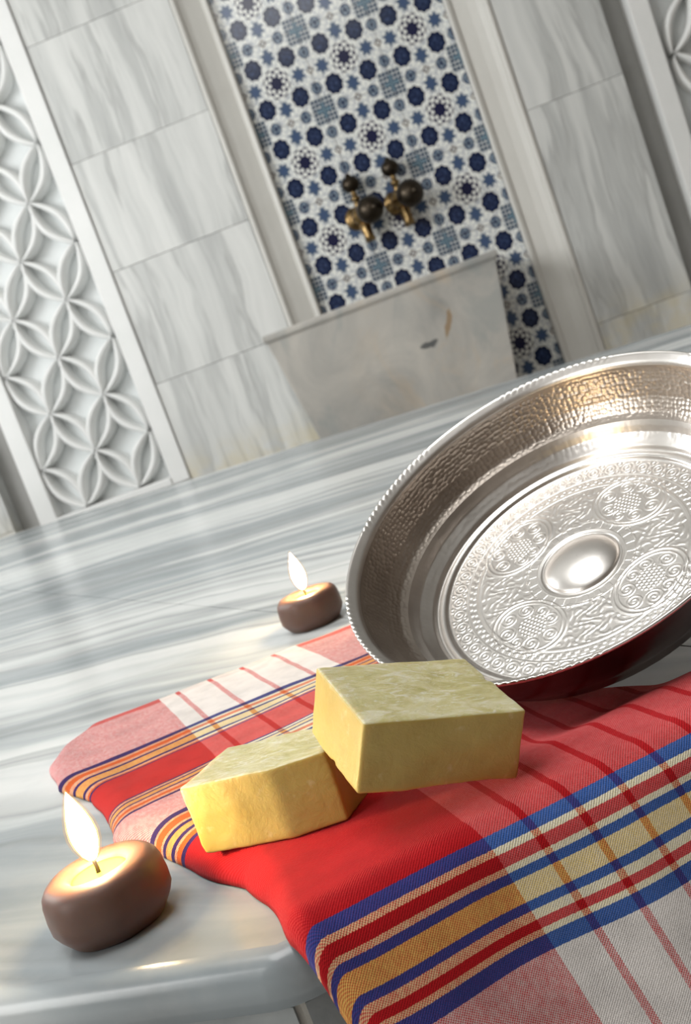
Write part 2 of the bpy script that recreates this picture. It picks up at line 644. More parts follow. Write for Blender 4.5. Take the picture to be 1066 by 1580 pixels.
# patterned tiles in the niche: 3 columns, every tile its own piece
TX, TZ = 0.2627, 0.298
bm = bmesh.new()
add_box(bm, -TX / 2 + 0.0009, TX / 2 - 0.0009, 0.0, 0.012, -TZ / 2 + 0.0009, TZ / 2 - 0.0009)
bmesh.ops.recalc_face_normals(bm, faces=bm.faces[:])
uvl = bm.loops.layers.uv.new('UVMap')
for f in bm.faces:
    for l in f.loops:
        l[uvl].uv = (l.vert.co.x / TX + 0.5, l.vert.co.z / TZ + 0.5)
tile_me = bpy.data.meshes.new('patterned_tile')
bm.to_mesh(tile_me)
bm.free()
tile_me.materials.append(M['tile'])
for i in range(3):
    for j in range(9):
        o = obj('patterned_tile', tile_me, None, wall)
        o.location = (0.172 + TX * (i + 0.5), 0.05, 0.0105 + TZ * (j - 1))
wall_box('tile_bed', 0.168, 0.964, 0.0608, 0.125, FL, 2.8, M['grout'], bevel=0)


# splayed marble mouldings framing the niche
def moulding(name, x_out, x_in):
    s = 1 if x_in > x_out else -1
    w = abs(x_in - x_out)
    pr = [(0.0, 0.11), (0.0, 0.0), (0.004, -0.006), (0.013, -0.008), (0.021, -0.004), (0.026, 0.004),
          (0.045, 0.013), (0.075, 0.022), (w - 0.026, 0.030), (w - 0.020, 0.022), (w - 0.008, 0.019), (w - 0.001, 0.024), (w - 0.001, 0.11)]
    o = obj(name, prism(name, [(x_out + s * a, b) for a, b in pr], FL, 2.8), M['trim'])
    o.matrix_world = MW
    return tag(o, kind='structure')


moulding('trim_1', 0.041, 0.172)
moulding('trim_2', 1.111, 0.960)

# ------------------------------------------------------------------ pierced lattice panels
HX, HZ = 0.1125, 0.1895


def petal_mesh():
    """leaf shaped ring between (0,0) and (HX,HZ) with a rounded raised band"""
    L = math.hypot(HX, HZ)
    n = 14
    bm = bmesh.new()
    half = 0.047
    rings = []
    for side in (1, -1):
        for i in range(n):
            t = i / n if side == 1 else 1 - i / n
            wo = half * math.sin(math.pi * t) ** 0.85 + 0.007
            wi = max(0.001, (half - 0.0215) * math.sin(math.pi * t) ** 1.3)
            prev = []
            for (k, y) in ((0.0, 0.071), (0.0, 0.016), (0.22, 0.004), (0.55, 0.0), (0.82, 0.005), (1.0, 0.018), (1.0, 0.071)):
                w = wi + (wo - wi) * k
                prev.append(bm.verts.new((t * L, y, side * w)))
            rings.append(prev)
    N = len(rings)
    for i in range(N):
        a, b = rings[i], rings[(i + 1) % N]
        for k in range(6):
            bm.faces.new((a[k], a[k + 1], b[k + 1], b[k]))
    bmesh.ops.recalc_face_normals(bm, faces=bm.faces[:])
    me = bpy.data.meshes.new('petal')
    bm.to_mesh(me)
    bm.free()
    me.materials.append(M['lattice'])
    me.polygons.foreach_set('use_smooth', [True] * len(me.polygons))
    return me


PETAL = petal_mesh()
ANG = math.atan2(HZ, HX)


def lattice(x0, x1, xn, zn, z0, z1, frames, label, first):
    root = empty('lattice_panel')
    root.matrix_world = MW @ Matrix.Translation(((x0 + x1) / 2, 0, z0))
    tag(root, label, 'lattice', 'carved lattice panels on the back wall')
    cx_, cz_ = (x0 + x1) / 2, z0

    def lb(name, a, b, y0, y1, c, d, mat, bev=0.004):
        o = obj(name, box_mesh(name, b - a, y1 - y0, d - c, bev), mat, root)
        o.location = ((a + b) / 2 - cx_, (y0 + y1) / 2, (c + d) / 2 - cz_)
    lb('backing', x0, x1, 0.075, 0.118, z0, z1, M['backing'], 0)
    for a, b in frames:
        lb('frame_upright', a, b, -0.012, 0.118, z0 - 0.03, z1, M['lattice'])
    lb('ledge', x0, x1, -0.02, 0.0755, z0 - 0.03, z0, M['lattice'])
    jn = int((z1 - z0) / HZ) + 2
    for i in range(-6, 8):
        for j in range(-12, 14):
            if (i + j) % 2: continue
            nx, nz = xn + i * HX, zn + j * HZ
            for dz in (1, -1):
                ex, ez = nx + HX, nz + dz * HZ
                if nx < x0 - 0.02 or ex > x1 + 0.02 or min(nz, ez) < z0 - 0.06 or max(nz, ez) > z1: continue
                o = obj('petal', PETAL, None, root)
                o.location = (nx - cx_, 0.004, nz - cz_)
                o.rotation_euler = (0, -dz * ANG, 0)
    return root


lattice(-1.070, -0.588, -0.722, 0.372, -0.012, 2.1, ((-0.588, -0.5165), (-1.142, -1.070)),
        'white carved lattice panel of leaf shapes at the left of the marble wall', True)
lattice(1.622, 2.2, 1.654, 0.781, -0.012, 2.1, ((1.552, 1.622), (2.2, 2.27)),
        'white carved lattice panel at the far right, beyond the dark recess strip', False)
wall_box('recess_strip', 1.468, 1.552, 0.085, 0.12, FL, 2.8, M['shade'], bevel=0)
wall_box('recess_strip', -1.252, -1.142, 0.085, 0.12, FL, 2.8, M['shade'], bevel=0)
for a, b in ((-1.142, -0.5165), (1.552, 2.27)):
    wall_box('cladding_slab', a + GAP, b - GAP, 0.0, 0.12, FL, -0.044, M['clad'])
    wall_box('cladding_slab', a + GAP, b - GAP, 0.0, 0.12, 2.102, 2.8, M['clad'])

# ------------------------------------------------------------------ wash basin on the wall
bm = bmesh.new()
y0, y1 = -0.40, 0.0
zt, zb = 0.344, FL
kx = (0.055 / 0.395)
dx = (zt - zb) * kx
out_t = [(0.0, y0), (0.815, y0), (0.815, 0.045), (0.0, 0.045)]
out_b = [(dx, y0 + 0.07), (0.815 - dx, y0 + 0.07), (0.815 - dx, 0.045), (dx, 0.045)]
rim = 0.045
in_t = [(rim, y0 + rim), (0.815 - rim, y0 + rim), (0.815 - rim, -0.02), (rim, -0.02)]
in_b = [(rim + 0.08, y0 + rim + 0.05), (0.815 - rim - 0.08, y0 + rim + 0.05), (0.815 - rim - 0.08, -0.06), (rim + 0.08, -0.06)]
rings = []
lip = 0.010
lip_o = [(-lip, y0 - lip), (0.815 + lip, y0 - lip), (0.815 + lip, 0.045), (-lip, 0.045)]
for pts, z in ((out_b, zb), (out_t, zt - 0.030), (lip_o, zt - 0.020), (lip_o, zt), (in_t, zt), (in_b, zt - 0.2)):
    rings.append([bm.verts.new((x, y, z)) for x, y in pts])
for a, b in zip(rings, rings[1:]):
    for k in range(4):
        bm.faces.new((a[k], a[(k + 1) % 4], b[(k + 1) % 4], b[k]))
bm.faces.new(list(reversed(rings[0])))
bm.faces.new(rings[-1])
bmesh.ops.recalc_face_normals(bm, faces=bm.faces[:])
ed = [e_ for e_ in bm.edges if not (abs(e_.verts[0].co.z - zb) < 1e-6 and abs(e_.verts[1].co.z - zb) < 1e-6)]
bmesh.ops.bevel(bm, geom=ed, offset=0.006, segments=3, affect='EDGES', profile=0.6)
basin = obj('wash_basin', bm, M['basin'])
basin.matrix_world = MW @ Matrix.Translation((0, -0.005, 0))
tag(basin, 'veined beige and grey marble wash basin below the two bronze taps', 'basin')


# ------------------------------------------------------------------ taps
def tap(x, z, label):
    root = empty('bronze_tap')
    root.matrix_world = MW @ Matrix.Translation((x, 0.05, z)) @ Matrix.Rotation(R(28), 4, 'Z')
    tag(root, label, 'tap', 'bronze taps on the tiled niche')
    to_front = Matrix.Rotation(R(90), 3, 'X')          # lathe axis +z -> -y (out of the wall)
    bm = bmesh.new()
    lathe(bm, [(0.0, 0.0), (0.042, 0.0), (0.043, 0.006), (0.034, 0.013), (0.022, 0.018), (0.018, 0.026)], 28, M=to_front)
    obj('wall_flange', bm, M['bronze'], root, True)
    bm = bmesh.new()
    prof = [(0.020, 0.02), (0.022, 0.03), (0.034, 0.042), (0.037, 0.058), (0.034, 0.074), (0.024, 0.084), (0.027, 0.090), (0.020, 0.096)]
    lathe(bm, prof, 28, M=to_front)
    obj('body', bm, M['bronze'], root, True)
    bm = bmesh.new()
    prof = [(0.050 * math.sin(R(a)), 0.138 - 0.050 * math.cos(R(a))) for a in range(20, 171, 10)] + [(0.012, 0.190), (0.0001, 0.191)]
    lathe(bm, prof, 28, M=to_front)
    obj('round_cap', bm, M['bronze_dark'], root, True)
    bm = bmesh.new()
    add_tube(bm, [(0, -0.058, -0.025), (-0.002, -0.062, -0.055), (-0.004, -0.070, -0.078), (-0.005, -0.074, -0.098)], [0.024, 0.020, 0.018, 0.020])
    obj('spout', bm, M['bronze'], root, True)
    bm = bmesh.new()
    lathe(bm, [(0.014, 0.036), (0.012, 0.055), (0.018, 0.060), (0.018, 0.066), (0.011, 0.071), (0.010, 0.092)], 20, centre=(0, -0.058, 0))
    obj('stem', bm, M['bronze'], root, True)
    bm = bmesh.new()
    lathe(bm, [(0.010, 0.088), (0.024, 0.094), (0.033, 0.108), (0.034, 0.122), (0.026, 0.138), (0.012, 0.146), (0.010, 0.152), (0.006, 0.156), (0.0001, 0.157)], 24, centre=(0, -0.058, 0))
    obj('knob', bm, M['bronze_dark'], root, True)


tap(0.408, 0.648, 'bronze tap with round knob, left one of the pair above the basin')
tap(0.562, 0.651, 'bronze tap with round knob, right one of the pair above the basin')

# ------------------------------------------------------------------ marble platform in the foreground
plat = empty('marble_platform', (0, 1.5, FL))
tag(plat, 'grey veined polished marble platform carrying the towel, candles and bowl', 'platform')
FC = Vector((-0.0684, 0.3317))
poly = [FC, Vector((1.6, 0.3317 + 1.6684 * math.tan(R(15.2)))), Vector((1.6, 1.425)), Vector((-1.29, 4.30)), Vector((-1.9, 4.30)),
        Vector((-1.9, 0.3317 + 1.8316 * math.tan(R(22.0))))]
J0, J1 = Vector((-0.545, 1.85)), Vector((-0.076, 0.873))


def clip(pg, p, nrm):
    out = []
    for a, b in zip(pg, pg[1:] + pg[:1]):
        da, db = (a - p).dot(nrm), (b - p).dot(nrm)
        if da >= 0: out.append(a)
        if (da > 0) != (db > 0): out.append(a + (b - a) * (da / (da - db)))
    return out


jd = (J1 - J0).normalized()
jn = Vector((-jd.y, jd.x))
THK = 0.0175


def slab_piece(pg):
    bm = bmesh.new()
    t = [bm.verts.new((p.x, p.y - 1.5, 0.0 - FL)) for p in pg]
    b = [bm.verts.new((p.x, p.y - 1.5, -THK - FL)) for p in pg]
    n = len(pg)
    for i in range(n):
        bm.faces.new((t[i], b[i], b[(i + 1) % n], t[(i + 1) % n]))
    bm.faces.new(t)
    bm.faces.new(list(reversed(b)))
    bmesh.ops.recalc_face_normals(bm, faces=bm.faces[:])
    outer, inner = [], []
    for e_ in bm.edges:
        m_ = (e_.verts[0].co + e_.verts[1].co) / 2
        zc = m_.z + FL
        mid = Vector((m_.x, m_.y + 1.5))
        on_joint = abs((mid - J0).dot(jn)) < 0.004
        if zc < -THK + 1e-4: continue
        (inner if on_joint else outer).append(e_)
    r1 = bmesh.ops.bevel(bm, geom=outer, offset=0.0085, segments=6, affect='EDGES', profile=0.5)
    for f in bm.faces:
        f.smooth = f.calc_area() < 0.05 and len(f.verts) < 6
    o = obj('marble_slab', bm, M['platform'], plat)
    return o


slab_piece(clip(poly, J0 + jn * 0.0006, jn))
slab_piece(clip(poly, J0 - jn * 0.0006, -jn))
# mortar bed just under the slabs and the riser stones below the nosing
cen = sum(poly, Vector((0, 0))) / len(poly)


def inset(pg, d):
    out = []
    n = len(pg)
    for i in range(n):
        a, b, c = pg[i - 1], pg[i], pg[(i + 1) % n]
        n1 = Vector((-(b - a).y, (b - a).x)).normalized()
        n2 = Vector((-(c - b).y, (c - b).x)).normalized()
        k = (n1 + n2)
        out.append(b + k * (d / (1 + n1.dot(n2))))
    return out


core = inset(poly, 0.0088)
me = prism('mortar_core', [(p.x, p.y - 1.5) for p in core], 0.0, -0.0045 - FL)
obj('mortar_core', me, M['grout'], plat)
ro, ri = inset(poly, 0.0065), inset(poly, 0.0088)
for i in range(len(poly)):
    a, b = ro[i], ro[(i + 1) % len(poly)]
    ia, ib = ri[i], ri[(i + 1) % len(poly)]
    Ln = (b - a).length
    cnt = max(1, int(round(Ln / 0.42)))
    for (zz0, zz1) in ((-THK - 0.0035 - 0.125, -THK - 0.0035), (-THK - 0.132 - 0.125, -THK - 0.132), (FL, -THK - 0.2605)):
        for k in range(cnt):
            t0, t1 = k / cnt + 0.0022 / Ln, (k + 1) / cnt - 0.0022 / Ln
            q = [a + (b - a) * t0, a + (b - a) * t1, ia + (ib - ia) * t1, ia + (ib - ia) * t0]
            o = obj('riser_stone', prism('riser_stone', [(p.x, p.y - 1.5) for p in q], zz0 - FL, zz1 - FL), M['riser'], plat)

# ------------------------------------------------------------------ towel
# rows of the cloth: (t, y at x=-0.1, slope, left end x, right end x)
ROWS = [(0.000, 0.715, 0.06, -0.204, 0.03), (0.030, 0.686, 0.07, -0.2125, 0.03), (0.060, 0.657, 0.09, -0.2135, 0.03), (0.103, 0.614, 0.15, -0.198, 0.03),
        (0.142, 0.574, 0.22, -0.170, 0.035), (0.187, 0.530, 0.30, -0.154, 0.04), (0.216, 0.499, 0.30, -0.146, 0.042), (0.246, 0.469, 0.28, -0.126, 0.045),
        (0.282, 0.433, 0.272, -0.109, 0.055), (0.315, 0.400, 0.272, -0.0905, 0.072), (0.332, 0.383, 0.272, -0.0795, 0.085), (0.354, 0.361, 0.272, -0.0715, 0.102),
        (0.375, 0.340, 0.272, -0.0655, 0.140), (0.390, 0.325, 0.272, -0.0618, 0.26)]
RA = np.array(ROWS)


def row(t):
    return [float(np.interp(t, RA[:, 0], RA[:, k])) for k in range(1, 5)]


T_A, T_END = 0.390, 0.52
EDIR = Vector((math.cos(R(15.2)), math.sin(R(15.2)), 0))
ENRM = Vector((EDIR.y, -EDIR.x, 0))
ARC = 0.0135


def sstep(x):
    x = min(1.0, max(0.0, x))
    return x * x * (3 - 2 * x)


def cloth_height(a, x, xl, t):
    h = float(np.interp(t, [0, 0.10, 0.187, 0.216, 0.246, 0.282, 0.39], [0.0054, 0.0062, 0.0078, 0.0090, 0.0105, 0.0112, 0.0112]))
    h -= 0.0072 * sstep((x - 0.012) / 0.040) * sstep((a - 0.348) / 0.030)
    d = x - xl
    rr = float(np.interp(t, [0, 0.20, 0.28, 0.39], [0.010, 0.012, 0.016, 0.006]))
    if d < rr:
        q = 1 - d / rr
        h = 0.0006 + (h - 0.0006) * math.sqrt(max(0.0, 1 - q * q))
    # loose back edge lies flatter
    h = h - 0.0012 * (1 - sstep(t / 0.03))
    n = mnoise.noise(Vector((x * 22, a * 30, 0.3))) * 0.0009 + mnoise.noise(Vector((x * 55, a * 70, 1.3))) * 0.00035
    return max(0.0005, h + n * min(1.0, d / 0.02))


NS, NTF, NTH = 150, 190, 60
ts = [T_A * j / NTF for j in range(NTF + 1)] + [T_A + (T_END - T_A) * j / NTH for j in range(1, NTH + 1)]
verts, uvs = [], []
P0 = Vector((-0.0586, 0.326, 0))
for t in ts:
    a, b, xl, xr = row(min(t, T_A))
    # slightly wavy selvedge on the left
    xl += 0.0004 * math.sin(t * 160) + 0.0006 * math.sin(t * 71 + 1)
    for i in range(NS + 1):
        f = i / NS
        f = f ** 1.35
        x = xl + (xr - xl) * f
        y = a + b * (x + 0.1)
        z = cloth_height(a, x, xl, min(t, T_A))
        p = Vector((x, y, z))
        if t > T_A:
            d = t - T_A
            sx = (p - P0).dot(EDIR)
            ang_end = R(84)
            arc_len = ARC * ang_end
            if d < arc_len:
                g = d / ARC
                off, drop = ARC * math.sin(g), ARC * (1 - math.cos(g))
            else:
                off = ARC * math.sin(ang_end) + (d - arc_len) * math.cos(ang_end)
                drop = ARC * (1 - math.cos(ang_end)) + (d - arc_len) * math.sin(ang_end)
            wav = 0.0022 * math.sin(sx * 70 + 0.6) * sstep(d / 0.06)
            p = p + ENRM * (off + wav) + Vector((0, 0, -drop)) + EDIR * (0.19 * d)
        verts.append(p)
        if t < 0.265:
            uvs.append((x + 0.30 * (y - 0.69), t))
        else:
            uvs.append(((Vector((x, y, 0)) - P0).dot(EDIR) + 0.10 * 0, t))
faces = []
fm = []
for j in range(len(ts) - 1):
    for i in range(NS):
        k = j * (NS + 1) + i
        faces.append((k, k + NS + 1, k + NS + 2, k + 1))
        fm.append(0 if ts[j] < 0.246 else 1)

W_BACK = [(0.011, (0.70, 0.52, 0.46)), (0.090, C_WHITE), (0.006, C_NAVY), (0.003, C_CREAM), (0.0065, C_ORANGE), (0.003, C_CREAM), (0.003, C_NAVY), (0.009, C_YEL), (0.0025, C_NAVY), (0.003, C_CREAM),
          (0.002, C_ORANGE), (0.002, C_NAVY), (0.046, (0.66, 0.03, 0.025)), (0.002, C_NAVY), (0.0035, C_CREAM), (0.002, C_NAVY), (0.004, C_YEL), (0.002, C_NAVY), (0.004, C_CREAM), (0.004, C_ORANGE), (0.003, C_CREAM), (0.003, C_NAVY), (0.032, C_WHITE)]
LB = sum(w for w, _ in W_BACK)
bw = 0.042
band = [(0.10, C_BLUE), (0.06, C_CREAM), (0.10, C_RED), (0.06, C_CREAM), (0.085, C_BLUE), (0.17, C_YEL), (0.095, C_BLUE), (0.06, C_CREAM), (0.095, C_RED), (0.06, C_CREAM), (0.115, C_BLUE)]
W_FRONT = [(0.0045, C_NAVY), (0.003, C_CREAM), (0.006, C_ORANGE), (0.003, C_CREAM), (0.003, C_NAVY), (0.006, C_YEL), (0.003, C_NAVY), (0.0025, C_CREAM), (0.004, C_ORANGE), (0.003, C_NAVY)]
used = sum(w for w, _ in W_FRONT)
T_BAND = 0.3995
W_FRONT.append((T_BAND - 0.246 - used, C_RED))
W_FRONT += [(w * bw, c) for w, c in band]
W_FRONT.append((T_END - T_BAND - bw + 0.01, C_WHITE))
LF = sum(w for w, _ in W_FRONT)


def weft_back(u):
    left = u.lt(-0.147)
    right = u.gt(-0.052)
    line = ((u + 0.1345 + 0.0015).mod(0.0221)).lt(0.0030)
    return left.max(right).max(line)


def weft_front(u):
    left = u.lt(0.0625)
    line = ((u - 0.0625 - 0.0155).mod(0.0166)).lt(0.0028)
    return left.max(line)


M['cloth_back'] = m_cloth('towel_back_weave', W_BACK, LB, 0.0, weft_back, 0.011)
M['cloth_front'] = m_cloth('towel_front_weave', W_FRONT, LF, 0.246, weft_front)
me = bpy.data.meshes.new('striped_towel')
me.from_pydata([tuple(v) for v in verts], [], faces)
uvl = me.uv_layers.new(name='UVMap')
li = np.empty(len(me.loops), dtype=np.int32)
me.loops.foreach_get('vertex_index', li)
uvl.data.foreach_set('uv', np.array(uvs, dtype=np.float32)[li].ravel())
me.materials.append(M['cloth_back'])
me.materials.append(M['cloth_front'])
me.polygons.foreach_set('material_index', fm)
towel = obj('striped_towel', me, None, None, True)
sol = towel.modifiers.new('thickness', 'SOLIDIFY')
sol.thickness = 0.0005
sol.offset = 1.0
tag(towel, 'red, blue and yellow striped cotton towel folded over the platform edge', 'towel')


# ------------------------------------------------------------------ soap blocks
def soap_mesh(name, a, b, c, seed, chips, facet=0.0):
    bm = bmesh.new()
    add_box(bm, -a / 2, a / 2, -b / 2, b / 2, 0, c)
    bmesh.ops.recalc_face_normals(bm, faces=bm.faces[:])
    bmesh.ops.bevel(bm, geom=bm.edges[:], offset=0.0011, segments=3, affect='EDGES', profile=0.55)
    bmesh.ops.subdivide_edges(bm, edges=[e_ for e_ in bm.edges if e_.calc_length() > 0.012], cuts=22, use_grid_fill=True)
    for v in bm.verts:
        p = v.co
        q = Vector((p.x * 60 + seed, p.y * 60, p.z * 60))
        d = mnoise.noise(q) * 0.0006 + mnoise.noise(q * 3.1) * 0.00025
        n = Vector((p.x / a, p.y / b, (p.z - c / 2) / c))
        n = n.normalized() if n.length > 0 else n
        p += n * d
        if facet and p.x > 0.16 * a:
            p.y += facet * (p.x - 0.16 * a) * (0.5 - p.y / b)
        for (x, y, z, r, s) in chips:
            dd = (p - Vector((x, y, z))).length
            if dd < r: p += (Vector((0, 0, c / 2)) - p).normalized() * s * (1 - dd / r)
    bmesh.ops.recalc_face_normals(bm, faces=bm.faces[:])
    me = bpy.data.meshes.new(name)
    bm.to_mesh(me)
    bm.free()
    return me


def place_soap(pos, rot, scale_c, dims, seed, chips, mat, label, facet=0.0):
    camp = Vector((0, 0, CAM_H))
    p = camp + (Vector(pos) - camp) * scale_c
    o = obj('soap_block', soap_mesh('soap_block', *(d * scale_c for d in dims), seed, chips, facet), mat, None, True)
    o.location = p
    o.rotation_euler = rot
    return tag(o, label, 'soap', 'olive oil soap blocks')


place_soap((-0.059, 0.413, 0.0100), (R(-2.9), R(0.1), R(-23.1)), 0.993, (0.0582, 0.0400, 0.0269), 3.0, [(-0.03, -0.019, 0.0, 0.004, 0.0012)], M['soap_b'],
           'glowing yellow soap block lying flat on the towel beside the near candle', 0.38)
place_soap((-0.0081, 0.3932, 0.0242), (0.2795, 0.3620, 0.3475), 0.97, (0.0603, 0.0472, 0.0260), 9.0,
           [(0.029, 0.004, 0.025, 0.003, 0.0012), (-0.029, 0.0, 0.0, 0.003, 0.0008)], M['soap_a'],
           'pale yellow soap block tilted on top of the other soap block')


# ------------------------------------------------------------------ candles
def candle(x, y, s, label, rz):
    root = empty('candle', (x, y, 0))
    root.rotation_euler = (0, 0, rz)
    root.scale = (s, s, s)
    tag(root, label, 'candle', 'lit brown candles')
    bm = bmesh.new()
    pr = [(0.0001, 0.0), (0.0170, 0.0), (0.0185, 0.0010), (0.0215, 0.0050), (0.0228, 0.0075), (0.0230, 0.0120), (0.0226, 0.0175), (0.0218, 0.0205), (0.0202, 0.0226), (0.0178, 0.0237),
          (0.0150, 0.0238), (0.0125, 0.0234), (0.0112, 0.0224), (0.0104, 0.0208), (0.0090, 0.0200), (0.0001, 0.0198)]
    rings = lathe(bm, pr, 56)
    for v in bm.verts:
        a = math.atan2(v.co.y, v.co.x)
        k = 1 + 0.012 * math.cos(8 * a) + 0.010 * math.cos(3 * a + 1)
        v.co.x *= k
        v.co.y *= k
    bmesh.ops.remove_doubles(bm, verts=bm.verts[:], dist=0.0003)
    bmesh.ops.recalc_face_normals(bm, faces=bm.faces[:])
    obj('wax_body', bm, M['wax'], root, True)
    bm = bmesh.new()
    lathe(bm, [(0.0001, 0.0211), (0.0090, 0.0211), (0.0104, 0.0214), (0.0107, 0.0210)], 40)
    o = obj('melted_pool', bm, M['pool'], root, True)
    bm = bmesh.new()
    add_tube(bm, [(0, 0, 0.0195), (0.0002, 0, 0.023), (0.0, 0.0003, 0.0265), (-0.0008, 0.0004, 0.0290)], [0.0009, 0.0008, 0.0007, 0.0005], 8)
    obj('wick', bm, M['wick'], root, True)
    z0 = 0.0262

    def fl(name, k, kz, dz, mat):
        pr = [(0.0001, 0.0), (0.0016, 0.0008), (0.0030, 0.0030), (0.0042, 0.0065), (0.0047, 0.0100), (0.0044, 0.0140), (0.0035, 0.0180), (0.0022, 0.0220), (0.0010, 0.0250), (0.0001, 0.0272)]
        bm = bmesh.new()
        lathe(bm, [(r * k, z0 + dz + z * kz) for r, z in pr], 20)
        bmesh.ops.remove_doubles(bm, verts=bm.verts[:], dist=0.00005)
        bmesh.ops.recalc_face_normals(bm, faces=bm.faces[:])
        return obj(name, bm, mat, root, True)
    core_ = fl('flame', 1.0, 1.0, 0.0, M['flame'])
    h = fl('flame_glow_shell', 1.16, 1.04, -0.0004, M['halo'])  # added shells imitating the soft glow around the flame
    h.parent = core_
    h = fl('flame_glow_shell', 1.36, 1.09, -0.0008, M['halo2'])
    h.parent = core_
    return root


candle(-0.1303, 0.4002, 1.0, 'brown candle burning at the front left corner of the platform', 0.3)
candle(-0.0464, 0.7838, 1.0, 'brown candle burning behind the towel beside the bowl rim', 1.1)

# ------------------------------------------------------------------ hammered bowl
BR = 0.102
bc = Vector((0.0, 0.0, CAM_H)) + (Vector((0.0817, 0.4823, 0.0786)) - Vector((0, 0, CAM_H))) * 1.02
BN = Vector((-0.2705, -0.4426, 1.0)).normalized()
bowl = empty('hammered_bowl')
xa = Vector((1, 0, 0))
xa = (xa - BN * xa.dot(BN)).normalized()
ya = BN.cross(xa)
bowl.matrix_world = Matrix(((xa.x, ya.x, BN.x, bc.x), (xa.y, ya.y, BN.y, bc.y), (xa.z, ya.z, BN.z, bc.z), (0, 0, 0, 1)))
tag(bowl, 'large silvery hammered metal bowl with engraved floor tilted on the towel', 'bowl')


def grid_mesh(name, r, th, hh, wrap=True):
    """r, hh arrays [nr, nt] in units of the rim radius -> mesh"""
    nr, nt = hh.shape
    X = r * np.cos(th) * BR
    Y = r * np.sin(th) * BR
    Z = hh * BR
    v = np.stack([X, Y, Z], -1).reshape(-1, 3)
    idx = np.arange(nr * nt).reshape(nr, nt)
    a, b = idx[:-1], idx[1:]
    q = np.stack([a, np.roll(a, -1, 1), np.roll(b, -1, 1), b], -1).reshape(-1, 4)
    me = bpy.data.meshes.new(name)
    me.vertices.add(len(v))
    me.vertices.foreach_set('co', v.astype(np.float32).ravel())
    me.loops.add(q.size)
    me.loops.foreach_set('vertex_index', q.astype(np.int32).ravel())
    me.polygons.add(len(q))
    me.polygons.foreach_set('loop_start', np.arange(0, q.size, 4, dtype=np.int32))
    me.polygons.foreach_set('use_smooth', np.ones(len(q), dtype=bool))
    me.update(calc_edges=True)
    me.validate()
    return me


def dimples(s, t, nrow, ncol, depth):
    """hammer marks: s in 0..1 down the wall, t angle"""
    best = np.full(s.shape, 9.0)
    S, T = s * nrow, t / (2 * np.pi) * ncol
    si, ti = np.floor(S).astype(int), np.floor(T).astype(int)
    jit = np.random.RandomState(5).rand(nrow + 4, ncol, 2)
    for ds in (-1, 0, 1):
        for dt in (-1, 0, 1):
            a, b = si + ds, ti + dt
            j = jit[np.clip(a + 1, 0, nrow + 3), b % ncol]
            d = np.hypot(S - (a + 0.2 + 0.6 * j[..., 0]), T - (b + 0.2 + 0.6 * j[..., 1]))
            best = np.minimum(best, d)
    return -depth * np.clip(1 - best ** 2 * 1.3, 0, 1)


NT = 900
th1 = np.linspace(0, 2 * np.pi, NT, endpoint=False)


def lathe_np(name, prof, n_sub, fn=None, nt=NT, parent=bowl, mat='silver'):
    pr = np.array(prof)
    seg = np.hypot(*np.diff(pr, axis=0).T)
    cs = np.concatenate([[0], np.cumsum(seg)])
    s = np.linspace(0, cs[-1], n_sub)
    r = np.interp(s, cs, pr[:, 0])
    h = np.interp(s, cs, pr[:, 1])
    # light smoothing of the profile
    for _ in range(3):
        r[1:-1] = (r[:-2] + 2 * r[1:-1] + r[2:]) / 4
        h[1:-1] = (h[:-2] + 2 * h[1:-1] + h[2:]) / 4
    th = np.linspace(0, 2 * np.pi, nt, endpoint=False)
    Rr, Th = np.meshgrid(r, th, indexing='ij')
    Hh = np.repeat(h[:, None], nt, 1)
    S = np.repeat((s / cs[-1])[:, None], nt, 1)
    if fn is not None:
        Rr, Hh = fn(Rr, Hh, S, Th)
    return obj(name, grid_mesh(name, Rr, Th, Hh), M[mat], parent)


# inner wall with hammer marks
def f_wall(r, h, s, t):
    d = dimples(s, t, 13, 230, 0.0034) * np.clip(s * 8, 0, 1) * np.clip((1 - s) * 12, 0, 1)
    lob = 0.003 * np.cos(t * 12) * np.clip((1 - s) * 1.2, 0, 1)
    return r - d + lob * 0.3, h


lathe_np('inner_wall', [(0.946, -0.048), (0.943, -0.056), (0.925, -0.10), (0.885, -0.19), (0.845, -0.245), (0.815, -0.268)], 90, f_wall, 1600, mat='tin')


# shoulder between wall and floor
def f_sh(r, h, s, t):
    d = dimples(s, t, 5, 170, 0.0022) * np.clip(1 - np.abs(s - 0.25) * 3.2, 0, 1)
    return r, h + d


lathe_np('shoulder', [(0.815, -0.268), (0.800, -0.290), (0.785, -0.318), (0.755, -0.345), (0.735, -0.362), (0.722, -0.382), (0.712, -0.384), (0.704, -0.374), (0.690, -0.370), (0.676, -0.376), (0.668, -0.390), (0.660, -0.392)], 80, f_sh)


